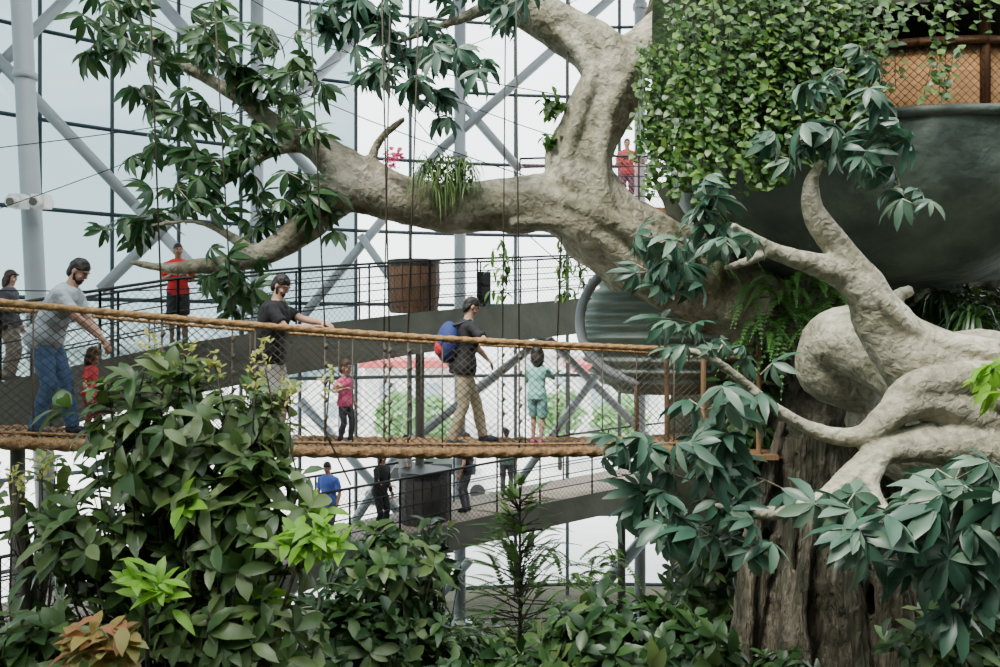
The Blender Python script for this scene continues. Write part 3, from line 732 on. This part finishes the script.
    if long_hair:
        ell(hr,Hp(-.05,0,-.07),(.062*q,.088*q,.13*q),hR)
        for y in(-1,1): ell(hr,Hp(-.005,.076*y,-.04),(.045*q,.022*q,.10*q),hR)
        tube(hr,[Hp(.082,-.055,.06),Hp(.088,0,.07),Hp(.082,.055,.06)],.018*q,8)
    if beard:
        ell(bd,Hp(.034,0,-.086),(.058*q,.053*q,.040*q),hR)
        for y in(-1,1):
            tube(bd,[Hp(.004,.068*y,.01),Hp(.010,.064*y,-.035),Hp(.03,.052*y,-.075)],[.008*q,.012*q,.018*q],8)
            tube(bd,[Hp(.075,.03*y,-.075),Hp(.082,.026*y,-.052),Hp(.092,.0,-.045)],.007*q,6)
    for side,tg in((1,hl),(-1,hw)):
        S0=P+sd*.455*s+lat*side*.175*bulk*s
        if tg is None: T=S0+V((.06,side*.07,-.52))*s
        elif isinstance(tg,tuple) and tg[0]=='l': T=V(tg[1:])*s
        else: T=Mi@V(tg)
        el,T=ik(S0,T,.29*s,.26*s,V((-.7,side*.5,-.4)))
        tube(body,[S0,S0.lerp(el,.5),el,el.lerp(T,.35),T],[.052*s,.048*s,.039*s,.041*s,.027*s],12)
        if slv=='short': e2=S0.lerp(el,.72); tube(top_,[S0-lat*side*.04*s,S0,S0.lerp(el,.4),e2],[.06*s,.068*s,.064*s,.064*s],14)
        else: tube(top_,[S0-lat*side*.04*s,S0,S0.lerp(el,.5),el,T],[.06*s,.066*s,.056*s,.048*s,.037*s],14)
        hdv=(T-el).normalized(); hand(hn,T-hdv*.01*s,hdv,V((.2,side*-.2,1)) if tg is not None else V((0,side,0)),s*1.08*(1+.25*(hs-1)),side,.7 if tg is not None else .25)
    for side,(fx,fy) in((1,feet[0]),(-1,feet[1])):
        h0=P+L(0,side*.09,-.03); A=L(fx,fy,.075)
        kn,A=ik(h0,A,.44*s,.43*s,V((1,side*.1,0)))
        tube(body,[h0,h0.lerp(kn,.5),kn,kn.lerp(A,.3),A],[.082*s,.072*s,.052*s,.054*s,.034*s],14)
        if legs=='long': tube(bt,[h0+L(0,0,.04),h0,h0.lerp(kn,.5),kn,kn.lerp(A,.5),A-L(0,0,.01)],[.08*s,.098*s,.088*s,.070*s,.066*s,.060*s],16)
        else: tube(bt,[h0+L(0,0,.04),h0,h0.lerp(kn,.5),h0.lerp(kn,.95)],[.08*s,.1*s,.096*s,.09*s],16)
        tube(sh,[A+L(-.06,0,-.035),A+L(0,0,-.03),A+L(.08,0,-.04),A+L(.15,0,-.05),A+L(.19,0,-.055)],[.032*s,.044*s,.042*s,.036*s,.018*s],12)
        tube(sh,[A+L(-.0,0,.01),A+L(0,0,-.05)],[.04*s,.045*s],12)
    ring_loft(bt,[(P+sd*z*s,(w*bulk)*s,(d*bulk)*s) for z,w,d in((-.13,.12,.10),(-.08,.165,.115),(0,.172,.118),(.05,.165,.112))],lat)
    def fin(m,nm,ma,v,rm=True,it=3,wr=0,fs_=0.09):
        o=m.obj(nm,ma,True,E)
        if rm:
            r=o.modifiers.new('r','REMESH'); r.mode='VOXEL'; r.voxel_size=v*max(s,.6); r.use_smooth_shade=True
            k_=o.modifiers.new('s','SMOOTH'); k_.iterations=it
            if wr:
                t=bpy.data.textures.new(nm,'CLOUDS'); t.noise_scale=fs_*s; d=o.modifiers.new('d','DISPLACE'); d.texture=t; d.strength=wr*s; d.mid_level=.4
        return o
    sk=cm(skin,.55,.05)
    fin(body,'body',sk,vox*.8,True,1); fin(hn,'hands',sk,vox,False); fin(fc,'face',[M_eye,M_iris,cm((.35,.12,.1),.5,0)],0,False)
    fin(top_,'shirt',cm(top),vox*1.1,True,4,.028); fin(bt,'trousers' if legs=='long' else 'shorts',cm(bot),vox*1.1,True,4,.028)
    fin(sh,'shoes',cm(shoe),vox,True,2)
    fin(hr,'hair',cm(hair,.5,.6),vox*.8,True,1,.012,.04)
    if beard: fin(bd,'beard',cm(hair,.5,.6),vox*.8,True,1)
    if bag:
        pk=MB(); c=P+V((-.02,-.24*s,-.02)); ell(pk,c,(.17*s,.07*s,.14*s)); tube(pk,[c+V((.1,0,.12))*s,P+sd*.4*s+lat*-.1*s+V((.1,0,0))*s,N+lat*.06*s,P+sd*.4*s+lat*-.1*s+V((-.12,0,0))*s,c+V((-.1,0,.12))*s],.014*s,6)
        pk.obj('shoulder_bag',[M_black],True,E)
    if pack:
        pk=MB(); ax=V((-math.cos(lean),0,math.sin(lean)))
        c=P+sd*.25*s+ax*.22*s; rot=Matrix((ax,lat,sd)).transposed()
        ell(pk,c,(.13*s,.19*s,.25*s),rot,20,14,0); ell(pk,c+ax*.07*s-sd*.08*s,(.08*s,.13*s,.11*s),rot,16,10,1); ell(pk,c-lat*.12*s+sd*.03*s,(.07*s,.08*s,.08*s),rot,16,10,1); ell(pk,c+lat*.12*s-sd*.03*s,(.07*s,.08*s,.08*s),rot,16,10,1)
        for y in(-1,1): tube(pk,[c+lat*y*.1*s+sd*.18*s,P+sd*.54*s+lat*y*.11*s,P+sd*.44*s+lat*y*.12*s-ax*.15*s,P+sd*.25*s+lat*y*.15*s-ax*.11*s,c+lat*y*.13*s-sd*.12*s],.018*s,8,2)
        pk.obj('backpack',[cm(pack[0]),cm(pack[1]),M_black],True,E)
    return E
def onb(u,off=.45):
    lo,hi=-.3,1.1
    for _ in range(30):
        m=(lo+hi)/2; p=brp(m,off)
        if p.x/p.y*F+500<u: lo=m
        else: hi=m
    return lo
def place(u,off=.45): s=onb(u,off); return s,brp(s,off,.035)
YB=math.atan2(2.5,6.72)
s,p=place(55,.42)
person('man_in_gray_shirt',p,YB-.25,1.93,.46,.6,-.1,hw=tuple(brp(onb(108,.02),.06,1.0)),hl=tuple(brp(onb(112,.2),.3,.9)),feet=((.12,.1),(-.14,-.1)),skin=(.42,.24,.17),top=(.36,.40,.44),bot=(.06,.12,.23),shoe=(.03,.04,.07),slv='short',beard=True,bulk=1.12)
s,p=place(272,.40)
person('man_in_black_shirt',p,YB-.35,1.93,.16,.55,-.25,hw=tuple(brp(s+.055,.02,1.38)),hl=tuple(brp(s+.10,.05,1.38)),feet=((.05,.12),(-.05,-.12)),skin=(.47,.27,.19),top=(.012,.012,.014),bot=(.5,.47,.42),shoe=(.5,.48,.45),legs='shorts',beard=True,bulk=1.25)
s,p=place(465,.45)
person('man_with_backpack',p,YB-.1,1.85,.12,.5,.1,hw=tuple(brp(s+.055,.03,1.36)),hl=tuple(brp(s+.06,.8,1.1)),feet=((.25,.08),(-.18,-.08)),skin=(.42,.25,.17),top=(.015,.015,.018),bot=(.48,.40,.27),shoe=(.05,.06,.08),pack=((.03,.05,.18),(.5,.03,.04)),bulk=1.15)
s,p=place(537,.5)
person('girl_in_turquoise',p,YB+.9,1.22,.0,.1,.3,hw=('l',.22,-.1,1.42),hl=('l',.22,.1,1.35),feet=((.06,.09),(-.08,-.09)),skin=(.5,.3,.22),top=(.28,.62,.55),bot=(.22,.5,.5),shoe=(.6,.12,.3),legs='shorts',hs=1.35,long_hair=True,bulk=.95)
s,p=place(345,.5)
person('toddler_in_pink',p,YB-.9,.93,.0,.1,.2,hw=('l',.2,-.25,1.25),feet=((.06,.1),(-.06,-.1)),skin=(.5,.32,.24),hair=(.06,.03,.015),top=(.75,.10,.25),bot=(.03,.035,.06),shoe=(.5,.5,.5),hs=1.5,long_hair=False,bulk=1.1)
s,p=place(90,.5)
person('child_in_red',p,YB-.3,.9,.1,.2,.2,feet=((.06,.1),(-.06,-.1)),skin=(.5,.32,.24),hair=(.08,.04,.02),top=(.6,.05,.06),bot=(.25,.03,.04),shoe=(.4,.4,.4),hs=1.45,long_hair=True)
def onw(P,u,off):
    for a,b in zip(P,P[1:]):
        n=V((-.3,1,0)).normalized()*off; ua=(a+n); ub=(b+n)
        A=ua.x/ua.y*F+500; B=ub.x/ub.y*F+500
        if A<=u<=B: return ua.lerp(ub,(u-A)/(B-A))
    return P[0]
p=onw(BA,178,.4)
person('boy_in_red_shirt',p,-1.2,1.68,.05,.1,.2,hw=('l',.2,-.12,1.2),hl=('l',.2,.12,1.2),skin=(.3,.16,.1),top=(.62,.02,.02),bot=(.02,.02,.02),legs='shorts',vox=.014)
p=onw(BA,8,.4)
person('woman_with_shoulder_bag',p,.1,1.6,.05,.2,0,hw=('l',.25,-.12,1.1),skin=(.5,.3,.22),top=(.06,.06,.07),bot=(.3,.25,.2),slv='long',long_hair=True,vox=.014,hair=(.03,.015,.01),bag=True)
p=onw(LB,322,.5)
person('boy_in_blue_shirt',p,-1.9,1.6,.1,.4,0,top=(.08,.14,.5),bot=(.1,.1,.12),vox=.014)
p=onw(LB,378,.4)
person('woman_in_black',p,-.6,1.66,.1,.2,0,top=(.012,.012,.012),bot=(.012,.012,.012),slv='long',long_hair=True,vox=.014,hw=('l',.35,-.1,1.1))
p=onw(LB,404,1.5)
person('visitor_in_gray',p,.5,1.75,.0,.1,0,top=(.3,.3,.3),bot=(.1,.1,.12),vox=.015)
p=onw(LB,463,.7)
person('visitor_in_dark_shirt',p,2.8,1.72,.0,.1,0,top=(.03,.03,.04),bot=(.1,.1,.12),vox=.015)
p=onw(LB,505,1.2)
person('visitor_in_green',p,1.5,1.6,.0,.1,0,top=(.1,.2,.15),bot=(.1,.1,.12),vox=.015)
p=onw(HC,628,.4)
person('visitor_in_maroon',p,-1.6,1.6,.0,.1,0,hw=('l',.2,-.12,1.2),top=(.3,.05,.06),bot=(.05,.05,.07),vox=.016)
# ============================================================ LIGHT + CAMERA
w=bpy.data.worlds.new('sky'); bpy.context.scene.world=w; w.use_nodes=True; nt=w.node_tree
bg=nt.nodes['Background']; tc=nt.nodes.new('ShaderNodeTexCoord'); sx=nt.nodes.new('ShaderNodeSeparateXYZ'); rp=nt.nodes.new('ShaderNodeValToRGB')
nt.links.new(tc.outputs['Generated'],sx.inputs[0]); nt.links.new(sx.outputs['Z'],rp.inputs[0])
rp.color_ramp.elements[0].position=0; rp.color_ramp.elements[0].color=(1,1,.98,1)
rp.color_ramp.elements[1].position=.5; rp.color_ramp.elements[1].color=(.88,.95,.97,1)
nt.links.new(rp.outputs[0],bg.inputs[0]); bg.inputs[1].default_value=6.0
l=bpy.data.lights.new('sun','SUN'); l.energy=9; l.angle=math.radians(16); l.color=(1,.96,.88)
o=bpy.data.objects.new('sun',l); o.rotation_euler=(math.radians(26),math.radians(-27),0); bpy.context.collection.objects.link(o)
c=bpy.data.cameras.new('camera'); c.lens=28.8; c.sensor_width=36; c.clip_end=500
o=bpy.data.objects.new('camera',c); o.location=(0,0,CZ); o.rotation_euler=(math.radians(90),0,0); bpy.context.collection.objects.link(o)
bpy.context.scene.camera=o
